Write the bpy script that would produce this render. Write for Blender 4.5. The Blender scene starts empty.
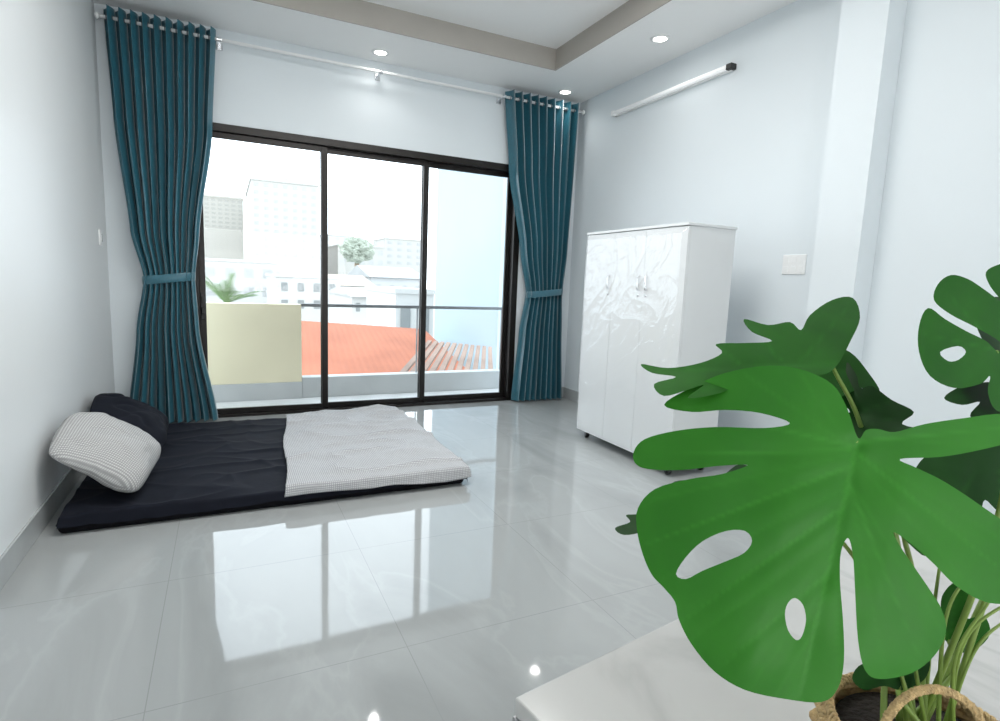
import bpy, bmesh, math, random
from mathutils import Vector, Matrix, noise
from mathutils.geometry import delaunay_2d_cdt
random.seed(7)
S = bpy.context.scene
C = S.collection
PI = math.pi

# ------------------------------------------------------------------ camera
H = 1.3
F = 565.0
dY = Vector((-.4333, -.1395, .8903)).normalized()
dX = Vector((.9006, -.0234, .4342)); dX = (dX - dY * dX.dot(dY)).normalized()
dZ = dX.cross(dY)
right = Vector((dX.x, dY.x, dZ.x)); down = Vector((dX.y, dY.y, dZ.y)); fwd = Vector((dX.z, dY.z, dZ.z))
cd = bpy.data.cameras.new('camera'); cam = bpy.data.objects.new('camera', cd); C.objects.link(cam)
M3 = Matrix((right, -down, -fwd)).transposed()
cam.matrix_world = Matrix.Translation((0, 0, H)) @ M3.to_4x4()
cd.sensor_width = 36; cd.lens = F / 1000 * 36; cd.clip_start = .02; cd.clip_end = 600
S.camera = cam
O = Vector((0, 0, H))
def ray(u, v): return right * ((u - 500) / F) + down * ((v - 360.5) / F) + fwd
def at(u, v, depth): return O + ray(u, v) * depth
def atY(u, v, Y):
    r = ray(u, v); return O + r * (Y / r.y)

# ------------------------------------------------------------------ materials
def mat(name, col, rough=.5, nz=None, bump=None, coatbump=False, **k):
    m = bpy.data.materials.new(name); m.use_nodes = True
    nt = m.node_tree; b = nt.nodes['Principled BSDF']
    b.inputs['Base Color'].default_value = (*col, 1)
    b.inputs['Roughness'].default_value = rough
    for key, v in k.items():
        key = key.replace('_', ' ')
        b.inputs[key].default_value = (*v, 1) if isinstance(v, tuple) else v
    tc = nt.nodes.new('ShaderNodeTexCoord')
    if nz:
        n = nt.nodes.new('ShaderNodeTexNoise'); n.inputs['Scale'].default_value = nz[0]; n.inputs['Detail'].default_value = 5
        nt.links.new(tc.outputs['Object'], n.inputs['Vector'])
        r = nt.nodes.new('ShaderNodeValToRGB')
        r.color_ramp.elements[0].position = .3; r.color_ramp.elements[1].position = .7
        r.color_ramp.elements[0].color = (*[c * (1 - nz[1]) for c in col], 1)
        r.color_ramp.elements[1].color = (*[min(1, c * (1 + nz[1])) for c in col], 1)
        nt.links.new(n.outputs['Fac'], r.inputs['Fac']); nt.links.new(r.outputs['Color'], b.inputs['Base Color'])
    if bump:
        n = nt.nodes.new('ShaderNodeTexNoise'); n.inputs['Scale'].default_value = bump[0]; n.inputs['Detail'].default_value = 4
        if len(bump) > 2: n.inputs['Distortion'].default_value = bump[2]
        nt.links.new(tc.outputs['Object'], n.inputs['Vector'])
        bp = nt.nodes.new('ShaderNodeBump'); bp.inputs['Strength'].default_value = bump[1]; bp.inputs['Distance'].default_value = .02
        nt.links.new(n.outputs['Fac'], bp.inputs['Height'])
        nt.links.new(bp.outputs['Normal'], b.inputs['Coat Normal' if coatbump else 'Normal'])
    return m

WALL = mat('wall_paint', (.735, .79, .822), .6, nz=(1.2, .012), bump=(140, .03))
WALL_L = mat('wall_paint_side', (.78, .81, .82), .40, nz=(1.2, .012), bump=(140, .03))
CEIL = mat('ceiling_paint', (.94, .945, .94), .6, nz=(1, .01))
GREY = mat('tray_trim_taupe', (.41, .385, .35), .5, nz=(3, .04))
SKIRT = mat('skirting_tile', (.43, .455, .46), .15, nz=(4, .06))
ALU = mat('dark_bronze_aluminium', (.014, .012, .011), .35, nz=(20, .1), Metallic=.4)
BLACK = mat('black_plastic', (.012, .012, .013), .4, nz=(20, .1))
CHROME = mat('brushed_steel', (.75, .76, .78), .22, nz=(30, .03), Metallic=1.0)
GUN = mat('dull_grey_steel', (.16, .19, .21), .4, nz=(30, .05), Metallic=.6)
WHITE_PL = mat('white_plastic', (.86, .87, .87), .3, nz=(10, .01))
TEAL = mat('teal_curtain_cloth', (.026, .128, .175), .30, nz=(60, .10), bump=(300, .06), Sheen_Weight=1.0, Sheen_Roughness=.3, Specular_IOR_Level=.75)
TEAL2 = mat('teal_tie_cloth', (.028, .136, .185), .32, nz=(60, .08), Sheen_Weight=.8)
NAVY = mat('blue_black_sheet', (.0095, .011, .0175), .8, nz=(8, .12), bump=(9, .25), Specular_IOR_Level=.1)
MATT = mat('black_mattress_cloth', (.007, .007, .009), .9, nz=(30, .15), Specular_IOR_Level=.1)
WARD = mat('white_wardrobe_panel', (.69, .71, .72), .25, nz=(5, .01))
DOORM = mat('white_wardrobe_door', (.73, .75, .76), .24, nz=(5, .015))
SOIL = mat('dark_soil', (.018, .013, .010), .95, nz=(60, .4), bump=(80, .8))
STEM = mat('green_stem', (.18, .275, .05), .45, nz=(20, .15))
BASKET = mat('seagrass_weave', (.54, .37, .175), .75, nz=(90, .3), bump=(150, .4))
ROPE = mat('seagrass_rope', (.58, .41, .20), .75, nz=(120, .3), bump=(200, .5))
STEEL = mat('grey_table_steel', (.35, .36, .37), .35, nz=(20, .05), Metallic=.6)
CREAM = mat('cream_render', (.67, .61, .44), .8, nz=(2, .04))
CONC = mat('pale_concrete', (.42, .43, .43), .8, nz=(4, .06))
BTILE = mat('balcony_tile', (.52, .52, .51), .35, nz=(6, .08))
RAIL = mat('dark_grey_rail', (.14, .145, .15), .4, nz=(20, .1))
REDROOF = mat('red_painted_roof', (.36, .118, .062), .8, nz=(1.5, .12))
BROWNROOF = mat('faded_brown_slat', (.28, .195, .155), .8, nz=(2, .2))
PALEBLUE = mat('pale_blue_render', (.32, .39, .43), .85, nz=(.6, .03))
OFFW = mat('off_white_render', (.435, .425, .405), .8, nz=(.3, .04))
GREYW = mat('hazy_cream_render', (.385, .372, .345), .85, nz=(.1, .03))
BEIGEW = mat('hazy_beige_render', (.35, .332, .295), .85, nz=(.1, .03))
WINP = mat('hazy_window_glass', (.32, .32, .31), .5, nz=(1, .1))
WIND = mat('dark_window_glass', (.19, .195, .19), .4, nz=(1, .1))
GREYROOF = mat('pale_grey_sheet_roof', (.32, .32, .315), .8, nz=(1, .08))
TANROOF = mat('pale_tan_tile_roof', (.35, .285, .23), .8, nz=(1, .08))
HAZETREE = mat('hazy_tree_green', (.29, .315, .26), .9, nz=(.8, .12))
PALM = mat('palm_green', (.10, .165, .065), .6, nz=(4, .2))
TRUNK = mat('palm_trunk', (.25, .19, .13), .9, nz=(10, .2))
GROUND = mat('city_ground', (.42, .42, .41), .9, nz=(.1, .1))
EMIT = mat('lit_lens', (1, 1, 1), .4, nz=(4, .01), Emission_Color=(1, .98, .94), Emission_Strength=14.0)

def tile_mat(name, base, tile, rough, veinamt, mortar, dark=.92, sc=1.3, stretch=1.0, wid=.04):
    m = bpy.data.materials.new(name); m.use_nodes = True
    nt = m.node_tree; b = nt.nodes['Principled BSDF']; L = nt.links.new
    tc = nt.nodes.new('ShaderNodeTexCoord')
    mp = nt.nodes.new('ShaderNodeMapping'); mp.inputs['Rotation'].default_value = (0, 0, .7); mp.inputs['Scale'].default_value = (1, stretch, 1)
    L(tc.outputs['Object'], mp.inputs['Vector'])
    n1 = nt.nodes.new('ShaderNodeTexNoise'); n1.inputs['Scale'].default_value = sc; n1.inputs['Detail'].default_value = 8; n1.inputs['Distortion'].default_value = .7
    L(mp.outputs['Vector'], n1.inputs['Vector'])
    r = nt.nodes.new('ShaderNodeValToRGB'); e = r.color_ramp.elements
    e[0].position = .30; e[0].color = (*[c * dark for c in base], 1)
    e[1].position = .75; e[1].color = (*[min(1, c * 1.07) for c in base], 1)
    x = e.new(.5 - wid); x.color = (*base, 1)
    x = e.new(.50); x.color = (*[min(1, c * (1 + veinamt)) for c in base], 1)
    x = e.new(.5 + wid); x.color = (*base, 1)
    L(n1.outputs['Fac'], r.inputs['Fac'])
    b.inputs['Roughness'].default_value = rough
    if tile:
        br = nt.nodes.new('ShaderNodeTexBrick'); br.offset = 0; br.squash = 1
        br.inputs['Scale'].default_value = 1; br.inputs['Brick Width'].default_value = tile; br.inputs['Row Height'].default_value = tile
        br.inputs['Mortar Size'].default_value = .0016; br.inputs['Mortar Smooth'].default_value = .1
        br.inputs['Mortar'].default_value = (*mortar, 1)
        L(tc.outputs['Object'], br.inputs['Vector']); L(r.outputs['Color'], br.inputs['Color1']); L(r.outputs['Color'], br.inputs['Color2'])
        L(br.outputs['Color'], b.inputs['Base Color'])
        b.inputs['Specular IOR Level'].default_value = .52
    else:
        L(r.outputs['Color'], b.inputs['Base Color'])
    return m
FLOOR = tile_mat('polished_grey_tile', (.350, .366, .366), .8, .045, .065, (.275, .29, .29), .82, 2.0, .45, .025)
MARBLE = tile_mat('white_marble', (.54, .54, .53), 0, .16, -.13, None, .94, 2.6, .4, .03)

def check_mat(name, c1, c2, scale):
    m = bpy.data.materials.new(name); m.use_nodes = True
    nt = m.node_tree; b = nt.nodes['Principled BSDF']; L = nt.links.new
    b.inputs['Roughness'].default_value = .85; b.inputs['Specular IOR Level'].default_value = .15
    tc = nt.nodes.new('ShaderNodeTexCoord')
    ws = []
    for ax in 'XY':
        w = nt.nodes.new('ShaderNodeTexWave'); w.wave_type = 'BANDS'; w.bands_direction = ax
        w.inputs['Scale'].default_value = scale
        L(tc.outputs['UV'], w.inputs['Vector']); ws.append(w)
    mx = nt.nodes.new('ShaderNodeMath'); mx.operation = 'ADD'
    L(ws[0].outputs['Fac'], mx.inputs[0]); L(ws[1].outputs['Fac'], mx.inputs[1])
    r = nt.nodes.new('ShaderNodeValToRGB'); e = r.color_ramp.elements
    e[0].position = .45; e[0].color = (*c1, 1); e[1].position = .95; e[1].color = (*c2, 1)
    L(mx.outputs[0], r.inputs['Fac']); L(r.outputs['Color'], b.inputs['Base Color'])
    n = nt.nodes.new('ShaderNodeTexNoise'); n.inputs['Scale'].default_value = 12; L(tc.outputs['Object'], n.inputs['Vector'])
    bp = nt.nodes.new('ShaderNodeBump'); bp.inputs['Strength'].default_value = .6; bp.inputs['Distance'].default_value = .02
    L(n.outputs['Fac'], bp.inputs['Height']); L(bp.outputs['Normal'], b.inputs['Normal'])
    return m
CHECK = check_mat('fine_check_cotton', (.63, .635, .64), (.34, .345, .36), 29)
CHECK_P = check_mat('fine_check_pillow_cotton', (.65, .65, .645), (.34, .34, .34), 29)

def leaf_mat(name, col, vein, rough, spec, var):
    m = bpy.data.materials.new(name); m.use_nodes = True
    nt = m.node_tree; b = nt.nodes['Principled BSDF']; L = nt.links.new
    b.inputs['Roughness'].default_value = rough; b.inputs['Specular IOR Level'].default_value = spec
    tc = nt.nodes.new('ShaderNodeTexCoord')
    n = nt.nodes.new('ShaderNodeTexNoise'); n.inputs['Scale'].default_value = 8; n.inputs['Detail'].default_value = 4; L(tc.outputs['Object'], n.inputs['Vector'])
    r = nt.nodes.new('ShaderNodeValToRGB'); e = r.color_ramp.elements
    e[0].position = .3; e[1].position = .7
    e[0].color = (*[c * (1 - var) for c in col], 1); e[1].color = (col[0] * (1 + 2.2 * var), col[1] * (1 + var), col[2] * (1 + var), 1)
    L(n.outputs['Fac'], r.inputs['Fac'])
    a = nt.nodes.new('ShaderNodeAttribute'); a.attribute_name = 'vein'
    mx = nt.nodes.new('ShaderNodeMix'); mx.data_type = 'RGBA'
    L(a.outputs['Fac'], mx.inputs['Factor']); L(r.outputs['Color'], mx.inputs[6]); mx.inputs[7].default_value = (*vein, 1)
    L(mx.outputs[2], b.inputs['Base Color'])
    return m
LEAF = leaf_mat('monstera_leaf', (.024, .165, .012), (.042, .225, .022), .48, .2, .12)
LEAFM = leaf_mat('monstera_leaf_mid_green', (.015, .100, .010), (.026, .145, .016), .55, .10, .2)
LEAF_SHADE = leaf_mat('monstera_leaf_shaded', (.0075, .045, .007), (.014, .07, .011), .55, .08, .25)  # leaf green darkened so the colour carries the shade on rear leaves

GLASS = bpy.data.materials.new('clear_pane'); GLASS.use_nodes = True
nt = GLASS.node_tree; nt.nodes.clear()
o_ = nt.nodes.new('ShaderNodeOutputMaterial'); t_ = nt.nodes.new('ShaderNodeBsdfTransparent'); g_ = nt.nodes.new('ShaderNodeBsdfGlossy'); x_ = nt.nodes.new('ShaderNodeMixShader')
f_ = nt.nodes.new('ShaderNodeFresnel'); f_.inputs['IOR'].default_value = 1.25
t_.inputs['Color'].default_value = (.97, .98, .98, 1); g_.inputs['Roughness'].default_value = .02
nt.links.new(f_.outputs[0], x_.inputs[0]); nt.links.new(t_.outputs[0], x_.inputs[1]); nt.links.new(g_.outputs[0], x_.inputs[2]); nt.links.new(x_.outputs[0], o_.inputs['Surface'])
WRAP = bpy.data.materials.new('clear_plastic_wrap'); WRAP.use_nodes = True
nt = WRAP.node_tree; nt.nodes.clear(); L = nt.links.new
o_ = nt.nodes.new('ShaderNodeOutputMaterial'); t_ = nt.nodes.new('ShaderNodeBsdfTransparent'); g_ = nt.nodes.new('ShaderNodeBsdfGlossy'); d_ = nt.nodes.new('ShaderNodeBsdfDiffuse'); x1 = nt.nodes.new('ShaderNodeMixShader'); x2 = nt.nodes.new('ShaderNodeMixShader')
tc = nt.nodes.new('ShaderNodeTexCoord'); n = nt.nodes.new('ShaderNodeTexNoise'); n.inputs['Scale'].default_value = 8; n.inputs['Detail'].default_value = 2; n.inputs['Distortion'].default_value = 1.2; L(tc.outputs['Object'], n.inputs['Vector'])
bp = nt.nodes.new('ShaderNodeBump'); bp.inputs['Strength'].default_value = .22; bp.inputs['Distance'].default_value = .02; L(n.outputs['Fac'], bp.inputs['Height']); L(bp.outputs['Normal'], g_.inputs['Normal'])
d_.inputs['Color'].default_value = (.80, .82, .83, 1); g_.inputs['Roughness'].default_value = .15; x1.inputs[0].default_value = .12; x2.inputs[0].default_value = .06
L(t_.outputs[0], x1.inputs[1]); L(d_.outputs[0], x1.inputs[2]); L(x1.outputs[0], x2.inputs[1]); L(g_.outputs[0], x2.inputs[2]); L(x2.outputs[0], o_.inputs['Surface'])

# ------------------------------------------------------------------ helpers
def wloc(o):
    v = Vector((0, 0, 0))
    while o: v += o.location; o = o.parent
    return v
def obj(name, bm, m, parent=None, smooth=False, local=False):
    loc = Vector((0, 0, 0))
    if parent:
        if not local: bmesh.ops.translate(bm, verts=bm.verts, vec=-wloc(parent))
    else:
        xs = [v.co.x for v in bm.verts]; ys = [v.co.y for v in bm.verts]; zs = [v.co.z for v in bm.verts]
        loc = Vector(((min(xs) + max(xs)) / 2, (min(ys) + max(ys)) / 2, min(zs)))
        bmesh.ops.translate(bm, verts=bm.verts, vec=-loc)
    me = bpy.data.meshes.new(name); bm.to_mesh(me); bm.free()
    me.materials.append(m)
    if smooth:
        for p in me.polygons: p.use_smooth = True
    o = bpy.data.objects.new(name, me); C.objects.link(o); o.parent = parent; o.location = loc
    return o
def tag(o, label, cat, group=None, kind=None):
    o['label'] = label; o['category'] = cat
    if group: o['group'] = group
    if kind: o['kind'] = kind
    return o
def struct(o): o['kind'] = 'structure'; return o
def thing(name, label, cat, loc, rz=0, group=None):
    o = bpy.data.objects.new(name, None); C.objects.link(o); o.location = loc; o.rotation_euler = (0, 0, rz)
    o.empty_display_size = .1
    return tag(o, label, cat, group)
def B(): return bmesh.new()
def box(bm, x0, x1, y0, y1, z0, z1, bev=0, seg=2):
    vs = bmesh.ops.create_cube(bm, size=1)['verts']
    for v in vs:
        v.co = Vector((x0 if v.co.x < 0 else x1, y0 if v.co.y < 0 else y1, z0 if v.co.z < 0 else z1))
    if bev:
        bmesh.ops.bevel(bm, geom=list({e for v in vs for e in v.link_edges}), offset=bev, segments=seg, affect='EDGES', profile=.5)
    return bm
def tube(bm, pts, r, seg=10, caps=True):
    pts = [Vector(p) for p in pts]; n = len(pts)
    rs = r if isinstance(r, (list, tuple)) else [r] * n
    rings = []; prev = None
    for i, p in enumerate(pts):
        t = (pts[min(i + 1, n - 1)] - pts[max(i - 1, 0)]).normalized()
        if prev is None:
            a = Vector((0, 0, 1)) if abs(t.z) < .9 else Vector((1, 0, 0)); nrm = t.cross(a).normalized()
        else: nrm = (prev - t * prev.dot(t)).normalized()
        prev = nrm; bi = t.cross(nrm)
        rings.append([bm.verts.new(p + (nrm * math.cos(2 * PI * k / seg) + bi * math.sin(2 * PI * k / seg)) * rs[i]) for k in range(seg)])
    for i in range(n - 1):
        for k in range(seg):
            bm.faces.new((rings[i][k], rings[i][(k + 1) % seg], rings[i + 1][(k + 1) % seg], rings[i + 1][k]))
    if caps:
        bm.faces.new(rings[0][::-1]); bm.faces.new(rings[-1])
    return bm
def lathe(bm, prof, cx, cy, seg=32):
    rings = [[bm.verts.new((cx + r * math.cos(2 * PI * k / seg), cy + r * math.sin(2 * PI * k / seg), z)) for k in range(seg)] for r, z in prof]
    for i in range(len(prof) - 1):
        for k in range(seg):
            bm.faces.new((rings[i][k], rings[i][(k + 1) % seg], rings[i + 1][(k + 1) % seg], rings[i + 1][k]))
    return rings
def grid(bm, nu, nv, fn):
    uvl = bm.loops.layers.uv.verify()
    V = [[None] * (nv + 1) for _ in range(nu + 1)]; UV = {}
    for i in range(nu + 1):
        for j in range(nv + 1):
            p, uv = fn(i / nu, j / nv); v = bm.verts.new(p); V[i][j] = v; UV[v] = uv
    for i in range(nu):
        for j in range(nv):
            f = bm.faces.new((V[i][j], V[i + 1][j], V[i + 1][j + 1], V[i][j + 1]))
            for l in f.loops: l[uvl].uv = UV[l.vert]
    return V
def bez(pts, n=16):
    # Catmull-Rom through the points
    P = [Vector(p) for p in pts]; P = [P[0] * 2 - P[1]] + P + [P[-1] * 2 - P[-2]]
    out = []
    for i in range(1, len(P) - 2):
        for k in range(n):
            t = k / n
            out.append(.5 * ((2 * P[i]) + (P[i + 1] - P[i - 1]) * t + (2 * P[i - 1] - 5 * P[i] + 4 * P[i + 1] - P[i + 2]) * t * t + (3 * P[i] - P[i - 1] - 3 * P[i + 1] + P[i + 2]) * t ** 3))
    out.append(P[-2]); return out

# ------------------------------------------------------------------ room shell
XL, XR, YB, YF, ZC = -.85, 3.56, 5.55, -3.6, 3.29
DX0, DX1, DZ = -.27, 2.88, 2.54
struct(obj('floor', box(B(), XL - .1, XR + .1, YF - .1, YB + .15, -.12, 0), FLOOR))
struct(obj('wall_left', box(B(), XL - .12, XL, YF - .1, YB + .15, 0, ZC + .3), WALL_L))
struct(obj('wall_right', box(B(), XR, XR + .12, YF - .1, YB + .15, 0, ZC + .3), WALL))
struct(obj('wall_front', box(B(), XL, XR, YF - .12, YF, 0, ZC + .3), WALL))
bm = B(); box(bm, XL, DX0, YB, YB + .15, 0, ZC + .3); box(bm, DX1, XR, YB, YB + .15, 0, ZC + .3); box(bm, DX0, DX1, YB, YB + .15, DZ, ZC + .3)
struct(obj('wall_back', bm, WALL))
struct(obj('trim_1', box(B(), 3.40, XR, 2.16, 2.45, 0, ZC), WALL))
TX0, TX1, TY0, TY1, TZ = -.1, 2.83, -2.9, 4.86, 3.47
bm = B()
box(bm, XL, XR, TY1, YB, ZC, ZC + .3); box(bm, XL, XR, YF, TY0, ZC, ZC + .3)
box(bm, XL, TX0, TY0, TY1, ZC, ZC + .3); box(bm, TX1, XR, TY0, TY1, ZC, ZC + .3)
box(bm, TX0, TX1, TY0, TY1, TZ, ZC + .3)
struct(obj('ceiling', bm, CEIL))
bm = B(); t = .012
box(bm, TX0, TX1, TY1 - t, TY1, ZC - .004, TZ); box(bm, TX0, TX1, TY0, TY0 + t, ZC - .004, TZ)
box(bm, TX0, TX0 + t, TY0 + t, TY1 - t, ZC - .004, TZ); box(bm, TX1 - t, TX1, TY0 + t, TY1 - t, ZC - .004, TZ)
struct(obj('trim_2', bm, GREY))
struct(obj('baseboard_left', box(B(), XL, XL + .012, YF, YB, 0, .12, .003), SKIRT))
bm = B(); box(bm, XR - .012, XR, 2.45, YB, 0, .12, .003); box(bm, 3.388, 3.40, 2.16, 2.45, 0, .12, .003); box(bm, XR - .012, XR, YF, 2.16, 0, .12, .003)
struct(obj('baseboard_right', bm, SKIRT))
bm = B(); box(bm, XL + .012, DX0, YB - .012, YB, 0, .12, .003); box(bm, DX1, XR - .012, YB - .012, YB, 0, .12, .003)
struct(obj('baseboard_back', bm, SKIRT))

# sliding glass door
door = struct(bpy.data.objects.new('door_1', None)); C.objects.link(door); door.location = ((DX0 + DX1) / 2, YB + .07, 0)
bm = B()
box(bm, DX0, DX0 + .07, YB - .01, YB + .13, 0, DZ, .004); box(bm, DX1 - .07, DX1, YB - .01, YB + .13, 0, DZ, .004)
box(bm, DX0 + .07, DX1 - .07, YB - .01, YB + .13, DZ - .065, DZ, .004); box(bm, DX0 + .07, DX1 - .07, YB - .01, YB + .13, 0, .025, .004)
obj('frame', bm, ALU, door)
edges = [(-.21, .875, YB + .02), (.815, 1.865, YB + .055), (1.805, 2.82, YB + .09)]
for i, (a, b_, y) in enumerate(edges):
    bm = B(); w = .055
    box(bm, a, a + w, y, y + .03, .025, DZ - .065, .003); box(bm, b_ - w, b_, y, y + .03, .025, DZ - .065, .003)
    box(bm, a + w, b_ - w, y, y + .03, DZ - .115, DZ - .065, .003); box(bm, a + w, b_ - w, y, y + .03, .025, .075, .003)
    s = obj('sash', bm, ALU, door)
    obj('pane', box(B(), a + w, b_ - w, y + .012, y + .018, .075, DZ - .115), GLASS, s)
    if i == 0:
        bm = B(); box(bm, a + .012, a + .05, y - .012, y, .88, 1.12, .006); box(bm, a + .018, a + .044, y - .045, y - .012, .93, .99, .008); box(bm, a + .022, a + .040, y - .03, y - .012, 1.03, 1.08, .005)
        obj('handle', bm, BLACK, s)

# ------------------------------------------------------------------ curtain rod and curtains
YR, ZR = 5.42, 3.16
rod = thing('curtain_rod', 'long thin white curtain rod above the sliding glass door', 'curtain rod', (1.35, YR, ZR))
obj('pole', tube(B(), [(XL + .02, YR, ZR), (XR - .02, YR, ZR)], .013, 16), WHITE_PL, rod, True)
for x in (XL + .02, XR - .05):
    obj('finial', tube(B(), [(x, YR, ZR), (x + .01, YR, ZR), (x + .02, YR, ZR), (x + .03, YR, ZR)], [.014, .024, .024, .014], 16), WHITE_PL, rod, True)
for x in (-.0, 1.32, 2.57):
    bm = B(); box(bm, x - .012, x + .012, YR + .016, YB, ZR - .012, ZR + .012, .004); tube(bm, [(x - .02, YR, ZR), (x + .02, YR, ZR)], .019, 16); box(bm, x - .025, x + .025, YB - .008, YB, ZR - .04, ZR + .04, .003)
    obj('bracket', bm, CHROME, rod)
def lerp_prof(prof, z):
    for a, b_ in zip(prof, prof[1:]):
        if a[0] >= z >= b_[0]:
            t = (a[0] - z) / (a[0] - b_[0]); t = t * t * (3 - 2 * t) * .5 + t * .5
            return [p + (q - p) * t for p, q in zip(a[1:], b_[1:])]
    return prof[-1][1:]
def curtain(label, prof, n, tz, ph):
    zt, zb = prof[0][0], prof[-1][0]
    cx = (prof[0][1] + prof[0][2]) / 2
    root = thing('curtain', label, 'curtain', (cx, YR, zb))
    def fn(u, v):
        z = zt + (zb - zt) * v
        xl, xr, amp, w = lerp_prof(prof, z)
        x = xl + (xr - xl) * u
        k = 2 * PI * n * u + ph + .35 * math.sin(3.1 * v + 5 * u)
        y = YR + amp * math.sin(k) + .35 * amp * w * math.sin(2.1 * k + 9 * u + 2 * v)
        x += .010 * math.sin(2 * k + 1)
        return Vector((x, y, z)), (u, v)
    bm = B(); grid(bm, n * 22, 90, fn); obj('cloth', bm, TEAL, root, True)
    xl, xr, amp, w = lerp_prof(prof, tz)
    bm = B(); cx2, a, b_ = (xl + xr) / 2, (xr - xl) / 2 + .008, amp + .016
    rings = []
    for zz, g in ((-.035, 0), (-.030, .003), (0, .005), (.030, .003), (.035, 0)):
        rings.append([bm.verts.new((cx2 + (a + g) * math.cos(q * PI / 24), YR + (b_ + g) * math.sin(q * PI / 24), tz + zz + .025 * math.cos(q * PI / 24))) for q in range(48)])
    for r0, r1 in zip(rings, rings[1:]):
        for q in range(48): bm.faces.new((r0[q], r0[(q + 1) % 48], r1[(q + 1) % 48], r1[q]))
    obj('tieback', bm, TEAL2, root, True)
    xl, xr = prof[0][1:3]
    for k in range(n * 2):
        u = (k * PI - ph) / (2 * PI * n)
        if u < 0.01 or u > .99: continue
        x = xl + (xr - xl) * u
        bm = B(); pts = [(x, YR + .021 * math.cos(q * PI / 9), ZR + .021 * math.sin(q * PI / 9)) for q in range(19)]
        tube(bm, pts, .004, 6, False); obj('eyelet', bm, GUN, root, True)
    return root
curtain('tall teal pleated curtain at the left end of the sliding door, behind the pillows',
        [(3.23, -.79, -.03, .06, 0), (2.45, -.755, -.075, .06, .2), (1.6, -.675, -.195, .05, .6), (1.23, -.595, -.235, .045, .6), (.8, -.665, -.215, .055, .6), (.02, -.765, -.09, .062, .4)], 10, 1.23, .4)
curtain('teal pleated curtain at the right end of the sliding door, by the wardrobe',
        [(3.23, 2.61, 3.47, .06, 0), (2.5, 2.69, 3.45, .06, .2), (1.65, 2.86, 3.42, .05, .5), (1.21, 2.95, 3.38, .045, .5), (.8, 2.89, 3.40, .055, .5), (.02, 2.83, 3.45, .062, .4)], 9, 1.21, 1.2)

# ------------------------------------------------------------------ bed on the floor
MX0, MX1, MY0, MY1, MZ = -.765, 1.37, 3.25, 4.98, .085
mt = thing('mattress', 'thin black floor mattress under the dark sheet', 'mattress', ((MX0 + MX1) / 2, (MY0 + MY1) / 2, 0))
obj('body', box(B(), MX0, MX1, MY0, MY1, 0, MZ, .03, 4), MATT, mt, True)
c = .02
loop = [(MX0 + c, MY0, .045), (MX1 - c, MY0, .045), (MX1, MY0 + c, .045), (MX1, MY1 - c, .045), (MX1 - c, MY1, .045), (MX0 + c, MY1, .045), (MX0, MY1 - c, .045), (MX0, MY0 + c, .045), (MX0 + c, MY0, .045)]
obj('piping', tube(B(), loop, .006, 8, False), MATT, mt, True)
def drape(x, y, top, bx):
    x0, x1, y0, y1 = bx
    cx = min(max(x, x0), x1); cy = min(max(y, y0), y1)
    dx, dy = x - cx, y - cy; d = math.hypot(dx, dy)
    return Vector((cx + dx * .22, cy + dy * .22, top - max(0, d * .95)))
def wr(x, y, k, a):
    f = noise.noise(Vector((x * k, y * k, 1.7))) + .5 * noise.noise(Vector((x * k * 2.3, y * k * 2.3, 5.1)))
    r = 1 - abs(noise.noise(Vector((x * k * .9 + 3, y * k * 1.6, 9.0)))) * 2
    return a * (f * .6 + max(0, r) ** 3 * .9)
def sheet(u, v):
    x = MX0 - .02 + (MX1 + .07 - MX0 + .02) * u; y = MY0 - .06 + (MY1 + .05 - MY0 + .06) * v
    p = drape(x, y, MZ + .006, (MX0 + .012, MX1 - .0, MY0 - .0, MY1))
    a_ = 1 if x < .35 else max(.5, 1 - (x - .35) * 3)
    rr = 1 - abs(noise.noise(Vector((x * 3.2 + y * 1.4, y * 2.2 - x, 2.0)))) * 2.6
    p.z += max(0, wr(x * .8, y * 1.3, 2.0, .014) * a_ + .008 * a_ * max(0, rr) ** 3) + .002
    if p.x < XL + .015: p.x = XL + .015
    return p, (x, y)
bm = B(); grid(bm, 190, 160, sheet)
o = tag(obj('bed_sheet', bm, NAVY, None, True), 'wrinkled blue black bed sheet spread over the floor mattress', 'bed sheet')
def blanket(u, v):
    x0 = .27 + .16 * v; x1 = 1.42 + .03 * v
    x = x0 + (x1 - x0) * u; y = MY0 - .075 + (MY1 - MY0 + .08) * v
    y += .015 * math.sin(5 * u + 1) * (1 - v); x += .012 * math.sin(9 * v)
    p = drape(x, y, MZ + .030, (MX0, MX1 + .015, MY0 - .012, MY1 + .02))
    p.z += max(-.003, wr(x + 4, y, 2.4, .030)) + .004
    p.z = max(p.z, .02)
    return p, (x, y)
bm = B(); grid(bm, 120, 150, blanket)
o = obj('blanket', bm, CHECK, None, True)
sm = o.modifiers.new('thick', 'SOLIDIFY'); sm.thickness = .009; sm.offset = 1
tag(o, 'white and grey fine-checked quilt spread over the foot half of the bed', 'blanket')
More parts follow.
